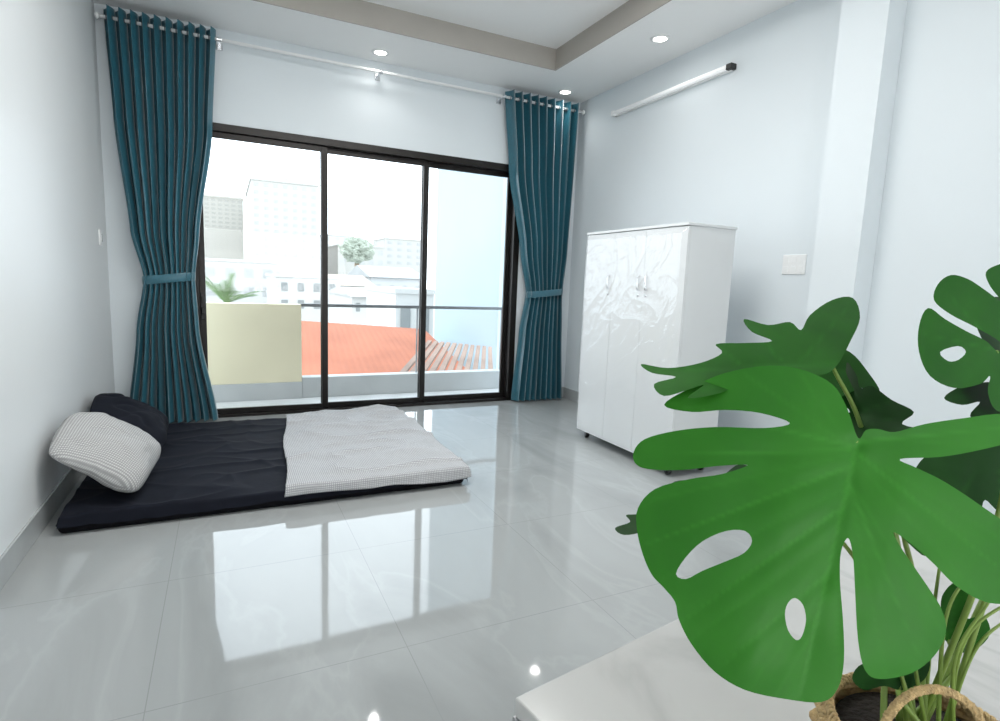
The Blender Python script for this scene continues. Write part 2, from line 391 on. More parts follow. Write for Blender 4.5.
def pillow(name, label, m, centre, axl, axw, l, w, t):
    axl = Vector(axl).normalized(); axw = Vector(axw).normalized(); nn = axl.cross(axw).normalized(); centre = Vector(centre)
    if nn.z < 0: nn = -nn
    bm = B()
    for sgn in (1, -1):
        def fn(u, v):
            a, b_ = u * 2 - 1, v * 2 - 1
            px_ = l / 2 * a * math.sqrt(1 - .22 * b_ ** 4) * (1 - .04 * (1 - b_ * b_) * abs(a) ** 3)
            py_ = w / 2 * b_ * math.sqrt(1 - .20 * a ** 4) * (1 - .05 * (1 - a * a) * abs(b_) ** 3)
            th = t / 2 * (max(0, 1 - abs(a) ** 2.8) ** .58) * (max(0, 1 - abs(b_) ** 2.8) ** .58)
            th *= (1.0 if sgn > 0 else .75) * (1 + .25 * noise.noise(Vector((a * 2.0, b_ * 2.0, sgn * 3 + l)))) * (1 - .34 * b_)
            cr = 1 - abs(noise.noise(Vector((a * 2.4 + b_, b_ * 1.8 - a * .7, 6 + l)))) * 2.4
            th -= .018 * max(0, cr) ** 3 * (1 - a * a) * (1 - b_ * b_)
            th += .003 if 0 < u < 1 and 0 < v < 1 else 0
            q = centre + axl * px_ + axw * py_ + nn * sgn * th
            q.z += .022 * math.sin(2.5 * a + 1) * (b_ + 1) * .5 - .05 * a * a * (b_ > 0) * b_
            return q, (px_ * 1, py_ * 1)
        grid(bm, 56, 44, fn)
    bmesh.ops.remove_doubles(bm, verts=bm.verts, dist=.0008)
    bmesh.ops.recalc_face_normals(bm, faces=bm.faces)
    zm = min(v.co.z for v in bm.verts)
    if zm < MZ + .026:
        bmesh.ops.translate(bm, verts=bm.verts, vec=(0, 0, MZ + .026 - zm))
    return tag(obj(name, bm, m, None, True), label, 'pillow')
pillow('pillow', 'plump white fine-checked pillow propped against the left wall', CHECK_P, (-.60, 3.645, .25), (.06, 1, .0), (-.31, 0, .27), .70, .52, .24)
pillow('pillow', 'black pillow propped behind the checked pillow near the curtain', NAVY, (-.60, 4.44, .245), (-.05, 1, 0), (-.34, 0, .24), .76, .51, .20)

# ------------------------------------------------------------------ wardrobe
wx0, wx1, wy0, wy1, wz0, wz1 = 2.74, 3.17, 2.88, 4.03, .06, 1.745
wd = thing('wardrobe', 'tall white three-door wardrobe wrapped in clear film by the right wall', 'wardrobe', ((wx0 + wx1) / 2, (wy0 + wy1) / 2, 0))
bm = B(); box(bm, wx0 + .02, wx1, wy0, wy1, wz0, wz1 - .02, .003); box(bm, wx0 - .008, wx1 + .004, wy0 - .008, wy1 + .008, wz1 - .02, wz1, .003)
obj('body', bm, WARD, wd)
ds = [(wy0, 3.29, 3.25), (3.294, 3.655, 3.335), (3.659, wy1, 3.70)]
for a, b_, hy in ds:
    d = obj('door', box(B(), wx0, wx0 + .018, a - .001, b_ + .001, wz0 + .01, wz1 - .024, .0012), DOORM, wd)
    bm = B(); tube(bm, bez([(wx0, hy, 1.39), (wx0 - .014, hy, 1.385), (wx0 - .017, hy, 1.34), (wx0 - .014, hy, 1.295), (wx0, hy, 1.29)], 6), .0075, 8)
    obj('handle', bm, CHROME, d, True)
    bm = B(); tube(bm, [(wx0, hy, 1.25), (wx0 - .006, hy, 1.25)], .010, 14); obj('lock', bm, CHROME, d, True)
def film(u, v):
    y = wy0 - .004 + (wy1 - wy0 + .008) * u; z = wz0 + .02 + (wz1 - wz0 - .05) * v
    rid = 1 - abs(noise.noise(Vector((y * 4 + 2 * noise.noise(Vector((y * 2, z * 2, 3))), z * 1.8, 4.0)))) * 2
    rid2 = 1 - abs(noise.noise(Vector((y * 8 + z * 5, z * 5 - y * 3, 7.0)))) * 2
    x = wx0 - .026 - .004 * max(0, rid) ** 5 - .0025 * max(0, rid2) ** 5 - .003 * noise.noise(Vector((y * 3, z * 3, 1)))
    e = min(u, 1 - u, v, 1 - v)
    if e < .02: x = x + (wx0 - .003 - x) * (1 - e / .02)
    return Vector((x, y, z)), (u, v)
bm = B(); grid(bm, 150, 220, film); obj('plastic_film', bm, WRAP, wd, True)
for y in (wy0 + .07, wy1 - .07):
    for x in (wx0 + .06, wx1 - .06):
        bm = B(); tube(bm, [(x - .012, y, .026), (x + .012, y, .026)], .026, 16); cs = obj('castor', bm, BLACK, wd, True)
        bm = B(); box(bm, x - .018, x + .018, y - .016, y + .016, .045, .062, .003); obj('mount', bm, CHROME, cs)

# ------------------------------------------------------------------ wall and ceiling fittings
tl = thing('tube_light', 'long white batten tube light high on the right wall', 'wall light', (XR - .03, 4.1, 3.0))
obj('batten', box(B(), XR - .03, XR, 3.40, 4.86, 2.985, 3.035, .006), WHITE_PL, tl)
TUBE = mat('white_tube_glass', (.92, .93, .93), .25, nz=(10, .01), Emission_Color=(.95, .98, 1), Emission_Strength=.2)
obj('tube', tube(B(), [(XR - .05, 3.43, 3.01), (XR - .05, 4.83, 3.01)], .020, 14), TUBE, tl, True)
obj('end_cap', box(B(), XR - .060, XR, 3.375, 3.43, 2.988, 3.032, .006), BLACK, tl)
obj('end_cap', box(B(), XR - .068, XR, 4.83, 4.87, 2.985, 3.035, .006), WHITE_PL, tl)
sw = thing('light_switch', 'white double switch plate on the right wall beyond the wardrobe', 'switch', (XR - .006, 2.70, 1.44))
obj('plate', box(B(), XR - .007, XR, 2.61, 2.79, 1.44, 1.575, .003), WHITE_PL, sw)
for k in range(3):
    for j in range(2):
        y = 2.64 + k * .06; z = 1.475 + j * .065
        obj('rocker', box(B(), XR - .009, XR - .006, y - .018, y + .018, z - .022, z + .022, .0012), WHITE_PL, sw)
sw = thing('light_switch', 'small white switch plate on the left wall beside the left curtain', 'switch', (XL + .006, 5.26, 1.46))
obj('plate', box(B(), XL, XL + .010, 5.22, 5.30, 1.46, 1.58, .004), WHITE_PL, sw)
obj('rocker', box(B(), XL + .009, XL + .016, 5.24, 5.28, 1.49, 1.55, .003), WARD, sw)
dl0 = None
for x, y, lab in ((1.29, 5.315, 'lit round downlight in the ceiling above the middle of the curtain rod'), (3.22, 5.31, 'lit round downlight in the ceiling corner above the right curtain'), (3.18, 3.83, 'lit round downlight in the ceiling above the wall tube light')):
    if dl0 is None:
        r = thing('downlight', lab, 'ceiling light', (x, y, ZC), 0, 'recessed ceiling downlights'); dl0 = r
        bm = B(); lathe(bm, [(.052, ZC - .002), (.054, ZC - .010), (.076, ZC - .008), (.078, ZC)], x, y, 36); obj('trim_ring', bm, WHITE_PL, r, True)
        bm = B(); rg = lathe(bm, [(.053, ZC - .004), (.03, ZC - .006)], x, y, 36); bm.faces.new(rg[-1]); obj('lens', bm, EMIT, r)
    else:
        r = dl0.copy(); C.objects.link(r); r.location = (x, y, ZC); r['label'] = lab
        for ch in dl0.children:
            c_ = ch.copy(); C.objects.link(c_); c_.parent = r

# ------------------------------------------------------------------ marble table
ang = math.radians(9.5)
TZT = .70
e1 = Vector((math.cos(ang), math.sin(ang), 0)); e2 = Vector((math.sin(ang), -math.cos(ang), 0))
tc_ = Vector((.368, .659, 0)) + e1 * .6 + e2 * .31
tb = thing('table', 'white marble-topped table in the foreground under the potted plant', 'table', tc_, ang)
obj('tabletop', box(B(), -.60, .60, -.31, .31, TZT - .03, TZT, .003), MARBLE, tb, False, True)
bm = B(); box(bm, -.602, .602, -.312, .312, TZT - .075, TZT - .031, .002); obj('apron', bm, STEEL, tb, False, True)
for sx in (-1, 1):
    for sy in (-1, 1):
        obj('leg', box(B(), sx * .55 - .025, sx * .55 + .025, sy * .27 - .025, sy * .27 + .025, 0, TZT - .076, .003), STEEL, tb, False, True)

# ------------------------------------------------------------------ potted plant
PX, PY = .705, .300
pl = thing('potted_monstera', 'large split-leaf plant in a woven seagrass basket on the marble table', 'plant', (PX, PY, TZT))
ZB0, ZB1 = TZT + .002, TZT + .112
def bask(u, v):
    th = 2 * PI * u; z = ZB0 + (ZB1 - ZB0) * v
    R = .082 + .028 * math.sin(PI * (.15 + .62 * v))
    row = v * 9; ri = math.floor(row)
    R += .005 * abs(math.sin(PI * row)) * (1 + .7 * math.sin(28 * th + PI * ri))
    return Vector((PX + R * math.cos(th), PY + R * math.sin(th), z)), (u, v)
bm = B(); grid(bm, 360, 112, bask)
box(bm, PX - .05, PX + .05, PY - .05, PY + .05, ZB0, ZB0 + .004)
bmesh.ops.remove_doubles(bm, verts=bm.verts, dist=.0003)
bk = obj('basket', bm, BASKET, pl, True)
def rope(bm, path, R, r, turns, closed=False, strands=3):
    n = len(path)
    for s in range(strands):
        pts = []
        prev = None
        for i, p in enumerate(path):
            t = (path[(i + 1) % n if closed else min(i + 1, n - 1)] - path[i - 1 if closed or i > 0 else 0]).normalized()
            if prev is None: nrm = t.cross(Vector((.1, .2, 1))).normalized()
            else: nrm = (prev - t * prev.dot(t)).normalized()
            prev = nrm; bi = t.cross(nrm); a = 2 * PI * (turns * i / (n - 1) + s / strands)
            pts.append(p + (nrm * math.cos(a) + bi * math.sin(a)) * R * (1 + .12 * math.sin(7.3 * i + s)))
        tube(bm, pts, [r * (1 + .15 * math.sin(1.9 * i + 2 * s)) for i in range(n)], 7, not closed)
rim = [Vector((PX + .098 * math.cos(2 * PI * k / 500), PY + .098 * math.sin(2 * PI * k / 500), ZB1)) for k in range(501)]
bm = B(); rope(bm, rim, .0034, .0026, 30, False, 3); obj('rim', bm, ROPE, bk, True)
rim2 = [Vector((q.x + (q.x - PX) * .07, q.y + (q.y - PY) * .07, q.z - .008)) for q in rim]
bm = B(); rope(bm, rim2, .0034, .0025, -32); obj('rim_braid', bm, ROPE, bk, True)
hp = bez([at(874, 785, .590), at(877, 745, .590), at(890, 714, .59), at(908, 696, .59), at(932, 689, .59), at(957, 696, .588), at(978, 716, .582), at(988, 755, .575)], 34)
bm = B(); rope(bm, hp, .0027, .0019, 18, False, 4); obj('handle', bm, ROPE, bk, True)
bm = B(); rg = lathe(bm, [(.092, ZB1 - .018), (.06, ZB1 - .010), (.03, ZB1 - .008)], PX, PY, 40); bm.faces.new(rg[-1]); obj('soil', bm, SOIL, pl, True)

def smooth_poly(pts, n):
    N = len(pts); out = []
    for i in range(N):
        p0, p1, p2, p3 = [Vector(pts[(i + k) % N]) for k in (-1, 0, 1, 2)]
        for k in range(n):
            t = k / n
            out.append(.5 * (2 * p1 + (p2 - p0) * t + (2 * p0 - 5 * p1 + 4 * p2 - p3) * t * t + (3 * p1 - p0 - 3 * p2 + p3) * t ** 3))
    return out
def inside(p, poly):
    x, y = p; r = False; j = len(poly) - 1
    for i in range(len(poly)):
        a, b_ = poly[i], poly[j]
        if (a[1] > y) != (b_[1] > y) and x < (b_[0] - a[0]) * (y - a[1]) / (b_[1] - a[1]) + a[0]: r = not r
        j = i
    return r
def segdist(p, a, b_):
    ab = b_ - a; t = max(0, min(1, (p - a).dot(ab) / max(1e-9, ab.dot(ab)))); return (p - a - ab * t).length, t
def leaf(outline, holes, plane, mid, veins, curl, m, base, via, step=5, size=160., fine=()):
    ol = smooth_poly(outline, 4); hs = [smooth_poly(h, 3) for h in holes]
    pts, eds = [], []
    for poly in [ol] + hs:
        b0 = len(pts); pts += poly; eds += [(b0 + i, b0 + (i + 1) % len(poly)) for i in range(len(poly))]
    bnd = list(pts)
    xs = [p.x for p in ol]; ys = [p.y for p in ol]
    y = min(ys); row = 0
    while y < max(ys):
        x = min(xs) + (step / 2 if row % 2 else 0)
        while x < max(xs):
            if inside((x, y), ol) and not any(inside((x, y), h) for h in hs):
                q = Vector((x, y))
                if min((q - b_).length_squared for b_ in bnd) > (step * .45) ** 2: pts.append(q)
            x += step
        y += step * .87; row += 1
    res = delaunay_2d_cdt(pts, eds, [], 0, 1e-4)
    V, Fc = res[0], res[2]
    P0, P1, P2 = [at(*p) for p in plane]
    N = (P1 - P0).cross(P2 - P0).normalized()
    if N.dot(O - P0) < 0: N = -N
    ma, mb = Vector(mid[0]), Vector(mid[1])
    vs = [(Vector(a), Vector(b_)) for a, b_ in veins] + [(ma, mb)]
    fv = [(Vector(a), Vector(b_)) for a, b_ in fine]
    co, vn = [], []
    md = (mb - ma).normalized()
    for p in V:
        p = Vector(p); r = ray(p.x, p.y); w = O + r * (N.dot(P0 - O) / N.dot(r))
        rel = p - ma; along = rel.dot(md) / size; off = abs(rel.x * md.y - rel.y * md.x) / size
        h = -curl * (off ** 2) - curl * .5 * max(0, along - .6) ** 2 + .006 * min(1, off * 3)
        h += .0045 * noise.noise(Vector((p.x / 60, p.y / 60, size)))
        best = 0
        for i, (a, b_) in enumerate(vs):
            d, t = segdist(p, a, b_); wdt = (2.8 if i == len(vs) - 1 else 1.9) * (1 - .5 * t) * size / 160
            best = max(best, math.exp(-(d / max(wdt, 1)) ** 2) * (1 - .5 * t))
            h -= .0018 * math.exp(-(d / 8) ** 2) * (1 - .6 * t)
        for a, b_ in fv:
            d, t = segdist(p, a, b_)
            best = max(best, .28 * math.exp(-(d / 1.6) ** 2)); h -= .0004 * math.exp(-(d / 5) ** 2)
        co.append(w - r.normalized() * h); vn.append(best * .8)
    fs = []
    for f in Fc:
        c_ = sum((Vector(V[i]) for i in f), Vector((0, 0))) / len(f)
        if inside(c_, ol) and not any(inside(c_, h) for h in hs): fs.append(list(f))
    bm = B(); lay = bm.verts.layers.float.new('vein'); bv = []
    for c_, a in zip(co, vn):
        v_ = bm.verts.new(c_); v_[lay] = a; bv.append(v_)
    for f in fs:
        try: bm.faces.new([bv[i] for i in f])
        except ValueError: pass
    for v_ in [v for v in bm.verts if not v.link_faces]: bm.verts.remove(v_)
    bmesh.ops.recalc_face_normals(bm, faces=bm.faces)
    lf = obj('leaf', bm, m, pl, True)
    r = ray(*mid[0]); a3 = O + r * (N.dot(P0 - O) / N.dot(r)) - N * .004
    path = bez([base] + [at(*q) for q in via] + [a3], 12); n = len(path)
    obj('petiole', tube(B(), path, [.0036 - .0014 * i / n for i in range(n)], 9), STEM, lf, True)
    return lf
def sb(dx, dy): return Vector((PX + dx, PY + dy, ZB1 - .014))

A_out = [(858, 438), (847, 408), (832, 384), (800, 369), (765, 366), (725, 373), (690, 388), (664, 405), (692, 412), (725, 410), (760, 413), (790, 423), (765, 428), (715, 427), (675, 431), (645, 439), (634, 451), (635, 463), (648, 469), (682, 470), (718, 466), (748, 465), (722, 474), (690, 479), (655, 489), (638, 508), (637, 530), (643, 555), (652, 575), (664, 588), (675, 602), (679, 620), (692, 645), (715, 672), (745, 690), (785, 699), (822, 702), (838, 688), (844, 660), (843, 620), (840, 580), (841, 552), (848, 538), (853, 556), (855, 590), (858, 640), (865, 670), (880, 679), (912, 673), (935, 655), (946, 632), (942, 610), (930, 590), (915, 568), (900, 546), (894, 532), (915, 547), (935, 565), (955, 585), (980, 600), (1002, 604), (1030, 600), (1042, 570), (1020, 535), (980, 505), (945, 482), (917, 468), (900, 459), (940, 457), (980, 450), (1015, 440), (1030, 425), (1005, 414), (965, 418), (925, 424), (895, 432), (878, 429), (866, 430)]
A_holes = [[(795, 598), (803, 605), (806, 620), (802, 636), (796, 640), (788, 630), (785, 614), (788, 603)],
           [(676, 574), (686, 557), (703, 541), (726, 531), (745, 531), (752, 541), (744, 553), (724, 562), (702, 571), (686, 579)]]
leaf(A_out, A_holes, [(858, 436, .56), (822, 702, .47), (640, 500, .53)], ((858, 440), (800, 694)),
     [((852, 446), (672, 404)), ((850, 450), (640, 455)), ((846, 468), (644, 545)), ((838, 510), (684, 620)), ((826, 575), (720, 668)), ((858, 442), (1020, 426)), ((856, 452), (1020, 585)), ((848, 480), (918, 655))],
     .030, LEAF, sb(-.02, 0), [(900, 600, .64), (878, 490, .60)], 4, 160.,
     [((848, 446), (745, 374)), ((850, 444), (800, 374)), ((848, 455), (650, 500)), ((842, 490), (660, 580)), ((832, 540), (690, 640)), ((822, 590), (750, 688)), ((812, 630), (775, 694)), ((858, 450), (1010, 545)), ((856, 462), (980, 595)), ((850, 480), (940, 630)), ((850, 490), (885, 672)), ((835, 530), (838, 690)), ((862, 438), (990, 446))])
B_out = [(838, 364), (850, 342), (860, 318), (853, 298), (832, 300), (810, 315), (801, 330), (790, 322), (768, 325), (744, 319), (752, 332), (772, 341), (745, 343), (716, 344), (722, 353), (700, 363), (668, 368), (641, 364), (652, 373), (676, 377), (654, 384), (664, 396), (690, 389), (704, 385), (688, 398), (720, 393), (748, 381), (772, 374), (800, 376), (825, 374)]
leaf(B_out, [], [(838, 362, .66), (640, 365, .62), (760, 395, .59)], ((834, 364), (650, 372)), [((800, 362), (850, 305)), ((780, 360), (750, 324)), ((740, 364), (720, 348)), ((770, 366), (700, 392))], .02, LEAFM, sb(0, .02), [(890, 560, .66), (862, 430, .665)], 4, 120.)
C_out = [(998, 352), (986, 341), (966, 331), (945, 319), (928, 308), (919, 326), (919, 352), (930, 376), (954, 388), (980, 384), (990, 376), (988, 392), (996, 410), (1020, 414), (1045, 400), (1062, 360), (1066, 320), (1050, 276), (1025, 258), (1000, 264), (986, 272), (990, 286), (1002, 302), (985, 290), (968, 279), (951, 275), (938, 284), (934, 300), (950, 314), (975, 327), (1000, 342)]
leaf(C_out, [[(940, 352), (958, 346), (966, 352), (958, 360), (948, 361)]], [(1000, 350, .62), (930, 350, .57), (1000, 280, .63)], ((1000, 350), (1050, 300)), [((998, 350), (926, 335)), ((998, 350), (945, 290)), ((1000, 350), (1005, 275))], .02, LEAFM, sb(.02, .02), [(985, 560, .62), (1008, 450, .625)], 4, 110.)
D_out = [(915, 472), (930, 452), (955, 438), (982, 430), (1000, 398), (1030, 385), (1060, 410), (1075, 450), (1065, 490), (1030, 516), (1000, 512), (985, 500), (978, 514), (952, 508), (930, 492)]
leaf(D_out, [], [(1020, 470, .68), (940, 460, .64), (1020, 430, .70)], ((1030, 470), (925, 470)), [((1010, 468), (1015, 405)), ((1000, 469), (1000, 500)), ((975, 469), (960, 500))], .02, LEAF_SHADE, sb(.03, 0), [(985, 600, .64), (1020, 520, .66)], 5, 100.)
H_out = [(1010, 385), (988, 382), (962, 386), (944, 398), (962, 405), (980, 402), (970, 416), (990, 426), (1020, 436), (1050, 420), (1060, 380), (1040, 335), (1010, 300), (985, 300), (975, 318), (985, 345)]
leaf(H_out, [], [(1010, 385, .70), (980, 360, .69), (1030, 420, .68)], ((1020, 388), (950, 398)), [((1010, 385), (1000, 310)), ((1012, 388), (985, 420))], .02, LEAF_SHADE, sb(.03, .02), [(1000, 560, .68), (1030, 450, .70)], 5, 80.)
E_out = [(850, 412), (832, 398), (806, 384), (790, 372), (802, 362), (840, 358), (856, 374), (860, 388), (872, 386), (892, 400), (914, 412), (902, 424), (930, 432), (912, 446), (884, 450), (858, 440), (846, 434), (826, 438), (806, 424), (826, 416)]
leaf(E_out, [], [(850, 412, .69), (900, 412, .65), (850, 385, .72)], ((852, 414), (912, 424)), [((855, 414), (830, 370)), ((860, 414), (895, 444)), ((858, 412), (890, 402))], .02, LEAF_SHADE, sb(.01, .03), [(900, 580, .69), (870, 480, .70)], 4, 70.)
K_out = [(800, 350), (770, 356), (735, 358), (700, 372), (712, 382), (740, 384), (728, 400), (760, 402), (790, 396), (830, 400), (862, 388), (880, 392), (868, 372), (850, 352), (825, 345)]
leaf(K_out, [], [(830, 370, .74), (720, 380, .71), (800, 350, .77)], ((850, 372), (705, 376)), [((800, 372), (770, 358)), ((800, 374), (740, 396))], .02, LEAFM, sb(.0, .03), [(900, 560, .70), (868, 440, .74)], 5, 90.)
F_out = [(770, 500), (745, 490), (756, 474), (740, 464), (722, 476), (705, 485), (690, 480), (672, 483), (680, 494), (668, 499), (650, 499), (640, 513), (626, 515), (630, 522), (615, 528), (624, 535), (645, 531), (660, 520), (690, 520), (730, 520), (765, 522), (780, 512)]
leaf(F_out, [], [(770, 505, .80), (620, 528, .76), (700, 485, .86)], ((768, 506), (622, 528)), [((740, 510), (740, 470)), ((710, 512), (680, 486))], .015, LEAF_SHADE, sb(-.03, .03), [(880, 610, .70), (830, 530, .77)], 4, 110.)
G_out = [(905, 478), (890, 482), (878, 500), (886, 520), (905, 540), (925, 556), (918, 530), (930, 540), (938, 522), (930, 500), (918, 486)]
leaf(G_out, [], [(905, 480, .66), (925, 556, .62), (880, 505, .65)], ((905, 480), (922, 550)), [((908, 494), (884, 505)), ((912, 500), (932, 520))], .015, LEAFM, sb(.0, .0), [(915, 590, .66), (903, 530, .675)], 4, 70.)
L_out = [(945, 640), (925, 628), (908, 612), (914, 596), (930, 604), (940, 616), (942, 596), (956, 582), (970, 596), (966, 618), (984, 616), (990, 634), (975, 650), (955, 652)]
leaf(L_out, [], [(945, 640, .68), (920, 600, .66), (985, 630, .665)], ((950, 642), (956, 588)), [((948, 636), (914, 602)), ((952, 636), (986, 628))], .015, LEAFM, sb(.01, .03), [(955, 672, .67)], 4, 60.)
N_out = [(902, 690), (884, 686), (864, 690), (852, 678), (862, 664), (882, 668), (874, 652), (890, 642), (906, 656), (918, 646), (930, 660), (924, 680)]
leaf(N_out, [], [(900, 690, .63), (860, 676, .61), (920, 656, .64)], ((902, 686), (890, 648)), [((898, 680), (860, 674)), ((904, 678), (924, 656))], .012, LEAF_SHADE, sb(.0, -.03), [(904, 704, .625)], 3, 45.)
for i, (dx, dy, via) in enumerate([(0, -.01, [(948, 610, .62), (998, 555, .62)]), (.02, -.01, [(965, 640, .61), (1030, 590, .60)]), (-.01, .01, [(905, 590, .66), (884, 492, .67)]), (-.02, -.01, [(880, 610, .63), (858, 580, .64)]), (.03, 0, [(975, 650, .64), (1020, 610, .64)]), (.01, .01, [(935, 600, .66), (948, 520, .67)]), (-.01, -.01, [(912, 640, .62), (925, 590, .62)]), (.015, -.02, [(955, 660, .61), (990, 600, .60)])]):
    path = bez([sb(dx, dy)] + [at(*q) for q in via], 12); n = len(path)
    obj('stem', tube(B(), path, [.0026 - .0014 * k / n for k in range(n)], 8), STEM, pl, True)

# ------------------------------------------------------------------ balcony
PYB = 6.33
struct(obj('balcony_floor', box(B(), -1.4, 4.4, YB + .15, PYB + .15, -.14, -.02), BTILE))
pp = thing('parapet_wall', 'solid cream balcony wall outside the left glass panel', 'wall', (-.34, PYB + .07, -.02))
obj('panel', box(B(), -1.4, .72, PYB, PYB + .15, .16, .99, .004), CREAM, pp)
obj('skirting', box(B(), -1.4, .72, PYB - .015, PYB + .15, -.02, .16, .003), CONC, pp)
tag(obj('balcony_curb', box(B(), .722, 4.4, PYB, PYB + .15, -.02, .205, .006), CONC), 'low pale concrete balcony curb under the metal rail', 'curb')
rl = thing('balcony_railing', 'dark grey metal handrail along the balcony edge', 'railing', (2.55, PYB + .07, .205))
obj('rail', box(B(), .722, 4.4, PYB + .05, PYB + .10, .965, 1.0, .006), RAIL, rl)
POST = mat('pale_grey_post', (.26, .265, .27), .45, nz=(20, .1))
for x in (2.02, 3.12, 4.1):
    obj('post', box(B(), x - .008, x + .008, PYB + .066, PYB + .082, .205, .965, .003), POST, rl)

# ------------------------------------------------------------------ the town outside
GZ = -9.0
struct(obj('ground', box(B(), -150, 260, 6.6, 420, GZ - .5, GZ), GROUND))
def windows(r, x0, x1, Y, zt, zlow, wm, rows, cols, ww, wh):
    cw = (x1 - x0) / cols; rh = (zt - zlow) / rows; first = None
    for i in range(cols):
        for j in range(rows):
            cx = x0 + (i + .5) * cw; cz = zt - (j + .55) * rh
            if first is None:
                first = obj('window', box(B(), cx - cw * ww / 2, cx + cw * ww / 2, Y - .03, Y + .05, cz - rh * wh / 2, cz + rh * wh / 2), wm, r); o0 = (cx, cz)
            else:
                c_ = first.copy(); C.objects.link(c_); c_.parent = r; c_.location = (cx - o0[0], 0, cz - o0[1])
def block(label, x0, x1, Y, dep, zt, zlow, m, wm, rows, cols, ww, wh):
    wdt = x1 - x0
    r = thing('building', label, 'building', ((x0 + x1) / 2, Y + dep / 2, GZ))
    obj('walls', box(B(), x0, x1, Y, Y + dep, GZ, zt), m, r)
    k = .012 * wdt + .03
    obj('roof_edge', box(B(), x0 - k, x1 + k, Y - k, Y + dep + k, zt, zt + .03 * (zt - zlow) + .1), m, r)
    windows(r, x0, x1, Y, zt, zlow, wm, rows, cols, ww, wh)
    return r
def building(label, u0, u1, v, Y, dep, m, wm, rows, cols, vb, ww=.55, wh=.5):
    a = atY(u0, v, Y); b_ = atY(u1, v, Y)
    return block(label, a.x, b_.x, Y, dep, (a.z + b_.z) / 2, atY((u0 + u1) / 2, vb, Y).z, m, wm, rows, cols, ww, wh)
def gable_house(label, u0, u1, ve, vr, vb, Y, dep, m, rm, wm, cols):
    a = atY(u0, ve, Y); b_ = atY(u1, ve, Y); ze = (a.z + b_.z) / 2; zr = atY((u0 + u1) / 2, vr, Y).z
    x0, x1 = a.x, b_.x
    r = thing('house', label, 'house', ((x0 + x1) / 2, Y + dep / 2, GZ))
    obj('walls', box(B(), x0, x1, Y, Y + dep, GZ, ze), m, r)
    bm = B(); o2 = .06 * (x1 - x0)
    q = [bm.verts.new(p) for p in ((x0 - o2, Y - .3, ze), (x1 + o2, Y - .3, ze), (x1 + o2, Y + dep / 2, zr), (x0 - o2, Y + dep / 2, zr), (x1 + o2, Y + dep + .3, ze), (x0 - o2, Y + dep + .3, ze))]
    bm.faces.new((q[0], q[1], q[2], q[3])); bm.faces.new((q[3], q[2], q[4], q[5])); bm.faces.new((q[0], q[3], q[5])); bm.faces.new((q[1], q[4], q[2])); bm.faces.new((q[0], q[5], q[4], q[1]))
    bmesh.ops.recalc_face_normals(bm, faces=bm.faces)
    obj('roof', bm, rm, r)
    windows(r, x0, x1, Y, ze, atY((u0 + u1) / 2, vb, Y).z, wm, 1, cols, .35, .45)
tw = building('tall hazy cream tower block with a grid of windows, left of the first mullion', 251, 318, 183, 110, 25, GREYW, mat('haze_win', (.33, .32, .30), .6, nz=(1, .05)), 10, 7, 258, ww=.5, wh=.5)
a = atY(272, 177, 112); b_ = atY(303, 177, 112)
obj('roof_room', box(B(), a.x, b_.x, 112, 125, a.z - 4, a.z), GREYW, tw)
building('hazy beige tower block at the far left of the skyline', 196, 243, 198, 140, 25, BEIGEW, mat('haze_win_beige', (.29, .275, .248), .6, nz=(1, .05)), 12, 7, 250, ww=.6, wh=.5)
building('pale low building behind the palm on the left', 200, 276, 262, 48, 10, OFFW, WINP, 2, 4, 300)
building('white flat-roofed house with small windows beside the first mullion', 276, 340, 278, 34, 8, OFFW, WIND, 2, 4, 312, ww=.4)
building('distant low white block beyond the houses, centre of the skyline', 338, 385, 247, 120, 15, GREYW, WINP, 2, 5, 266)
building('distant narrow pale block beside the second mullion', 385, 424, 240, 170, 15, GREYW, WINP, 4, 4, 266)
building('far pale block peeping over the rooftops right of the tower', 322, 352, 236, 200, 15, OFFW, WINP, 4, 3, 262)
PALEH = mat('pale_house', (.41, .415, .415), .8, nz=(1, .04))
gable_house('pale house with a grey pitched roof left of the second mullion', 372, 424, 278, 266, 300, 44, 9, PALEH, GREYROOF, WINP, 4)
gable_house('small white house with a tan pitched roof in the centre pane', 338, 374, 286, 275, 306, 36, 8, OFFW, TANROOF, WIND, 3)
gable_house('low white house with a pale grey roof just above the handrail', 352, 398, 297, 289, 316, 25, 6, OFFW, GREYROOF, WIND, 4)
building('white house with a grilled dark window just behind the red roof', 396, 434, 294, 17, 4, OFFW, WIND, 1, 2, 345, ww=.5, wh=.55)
block('large pale blue building close by on the right', 4.08, 11.0, 8.5, 3.2, 7.5, -4, PALEBLUE, WINP, 3, 5, .2, .3)
# hazy tree in the distance
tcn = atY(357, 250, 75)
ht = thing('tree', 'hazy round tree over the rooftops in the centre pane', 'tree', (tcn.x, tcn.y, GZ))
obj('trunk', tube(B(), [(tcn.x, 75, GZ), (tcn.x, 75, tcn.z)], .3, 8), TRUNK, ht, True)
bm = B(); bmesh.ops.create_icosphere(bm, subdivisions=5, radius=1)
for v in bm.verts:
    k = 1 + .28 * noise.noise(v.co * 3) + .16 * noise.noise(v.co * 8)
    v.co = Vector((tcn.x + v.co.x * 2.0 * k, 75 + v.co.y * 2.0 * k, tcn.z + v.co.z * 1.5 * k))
obj('crown', bm, HAZETREE, ht)
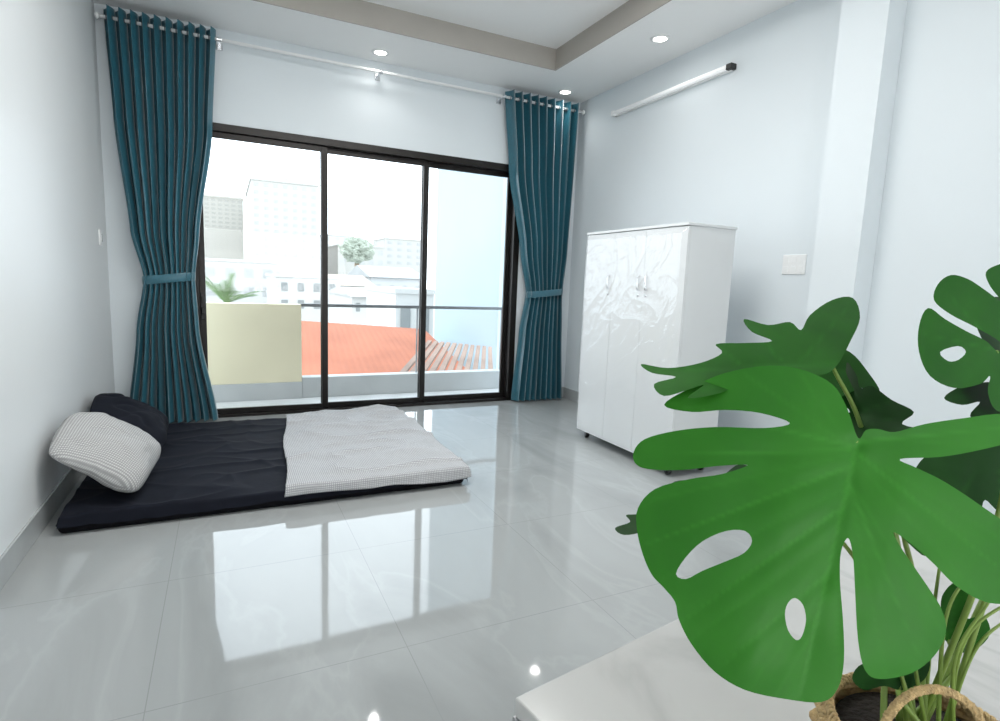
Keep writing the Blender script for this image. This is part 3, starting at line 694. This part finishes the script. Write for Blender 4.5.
# red roofed neighbour
def quad_roof(bm, p, rib, amp, n):
    a, b_, c_, d_ = p   # far left, far right, near right, near left
    def fn(u, v):
        q = (a.lerp(b_, u)).lerp(d_.lerp(c_, u), v); q = q.copy(); q.z += amp * math.sin(2 * PI * rib * u); return q, (u, v)
    grid(bm, n, 6, fn)
    return bm
hs = thing('low_house', 'low neighbouring house with a red roof and brown slatted awning', 'house', (2.0, 9.5, GZ))
p = [atY(262, 318, 11), atY(424, 329, 11), atY(470, 372, 8.45), atY(250, 386, 8.45)]
o = obj('roof', quad_roof(B(), p, 30, .003, 240), REDROOF, hs, True)
p2 = [atY(428, 340, 8.4), atY(494, 347, 8.4), atY(497, 384, 6.8), atY(392, 380, 6.8)]
bm = B(); a, b_, c_, d_ = p2
for k in range(11):
    u0, u1 = k / 11, (k + .62) / 11
    q = [a.lerp(b_, u0), a.lerp(b_, u1), d_.lerp(c_, u1), d_.lerp(c_, u0)]
    top = [bm.verts.new(x) for x in q]; bot = [bm.verts.new(x - Vector((0, 0, .04))) for x in q]
    bm.faces.new(top); bm.faces.new(bot[::-1])
    for i in range(4): bm.faces.new((top[i], bot[i], bot[(i + 1) % 4], top[(i + 1) % 4]))
bmesh.ops.recalc_face_normals(bm, faces=bm.faces)
obj('slat_awning', bm, BROWNROOF, hs)
zl = min(q.z for q in p + p2) - .1
obj('walls', box(B(), p[3].x + .2, 3.6, 8.6, 10.8, GZ, zl), OFFW, hs)
obj('porch_floor', box(B(), 1.9, 3.7, 6.8, 8.6, zl - .9, zl - .75), OFFW, hs)
# palm
pc = atY(226, 304, 10)
pm = thing('palm_tree', 'small green palm tuft above the cream balcony wall', 'tree', (pc.x, pc.y, GZ))
obj('trunk', tube(B(), [(pc.x, pc.y, GZ), (pc.x + .1, pc.y, GZ / 2), (pc.x, pc.y, pc.z)], [.12, .10, .06], 10), TRUNK, pm, True)
for k in range(17):
    a = 2 * PI * k * .382 + .3; el = .55 + .85 * ((k * .618) % 1); bm = B(); L_ = .50 + .12 * math.sin(k * 1.7)
    sp = []
    for i in range(9):
        t = i / 8; hr = L_ * t * math.cos(el); zz = L_ * (t * math.sin(el) - .22 * t * t)
        sp.append(Vector((pc.x + hr * math.cos(a), pc.y + hr * math.sin(a), pc.z + zz)))
    tube(bm, sp, .008, 5)
    side = Vector((-math.sin(a), math.cos(a), 0))
    for i in range(1, 9):
        for s in (-1, 1):
            ln = .20 * math.sin(PI * (.15 + .75 * i / 9)); dr = (sp[i] - sp[i - 1]).normalized()
            tip = sp[i] + side * s * ln * .6 + dr * ln * .9 - Vector((0, 0, ln * .2))
            bm.faces.new((bm.verts.new(sp[i] - dr * .016), bm.verts.new(sp[i] + dr * .016), bm.verts.new(tip)))
    obj('frond', bm, PALM, pm)

# ------------------------------------------------------------------ light
w = bpy.data.worlds.new('overcast_sky'); S.world = w; w.use_nodes = True
nt = w.node_tree; bg = nt.nodes['Background']
tc = nt.nodes.new('ShaderNodeTexCoord'); sx = nt.nodes.new('ShaderNodeSeparateXYZ'); rp = nt.nodes.new('ShaderNodeValToRGB')
rp.color_ramp.elements[0].position = 0; rp.color_ramp.elements[0].color = (.87, .94, 1, 1)
rp.color_ramp.elements[1].position = .8; rp.color_ramp.elements[1].color = (.78, .90, 1, 1)
nt.links.new(tc.outputs['Generated'], sx.inputs[0]); nt.links.new(sx.outputs['Z'], rp.inputs['Fac']); nt.links.new(rp.outputs['Color'], bg.inputs['Color'])
bg.inputs['Strength'].default_value = 4.5
def area(name, loc, rot, sx_, sy_, power, col, spread=PI):
    l = bpy.data.lights.new(name, 'AREA'); l.shape = 'RECTANGLE'; l.size = sx_; l.size_y = sy_; l.energy = power; l.color = col; l.spread = spread
    o = bpy.data.objects.new(name, l); C.objects.link(o); o.location = loc; o.rotation_euler = rot
area('ceiling_fill_light', (1.15, 2.7, 3.44), (0, 0, 0), 2.0, 1.5, 78, (1, .99, .965))  # added fill light, out of view in the tray; no real panel there
area('rear_fill_light', (1.0, -3.45, 1.9), (PI / 2 + .38, 0, 0), 3.4, 2.2, 132, (1, .99, .97))  # added fill behind the camera to brighten the room, not a fitting
for x, y in ((1.29, 5.315), (3.22, 5.31), (3.18, 3.83)):
    l = bpy.data.lights.new('downlight_beam', 'SPOT'); l.energy = 6; l.spot_size = 2.6; l.spot_blend = 1; l.shadow_soft_size = .05; l.color = (1, .98, .95)
    o = bpy.data.objects.new('downlight_beam', l); C.objects.link(o); o.location = (x, y, ZC - .02)
S.view_settings.view_transform = 'Standard'
S.view_settings.look = 'None'
S.view_settings.exposure = 0
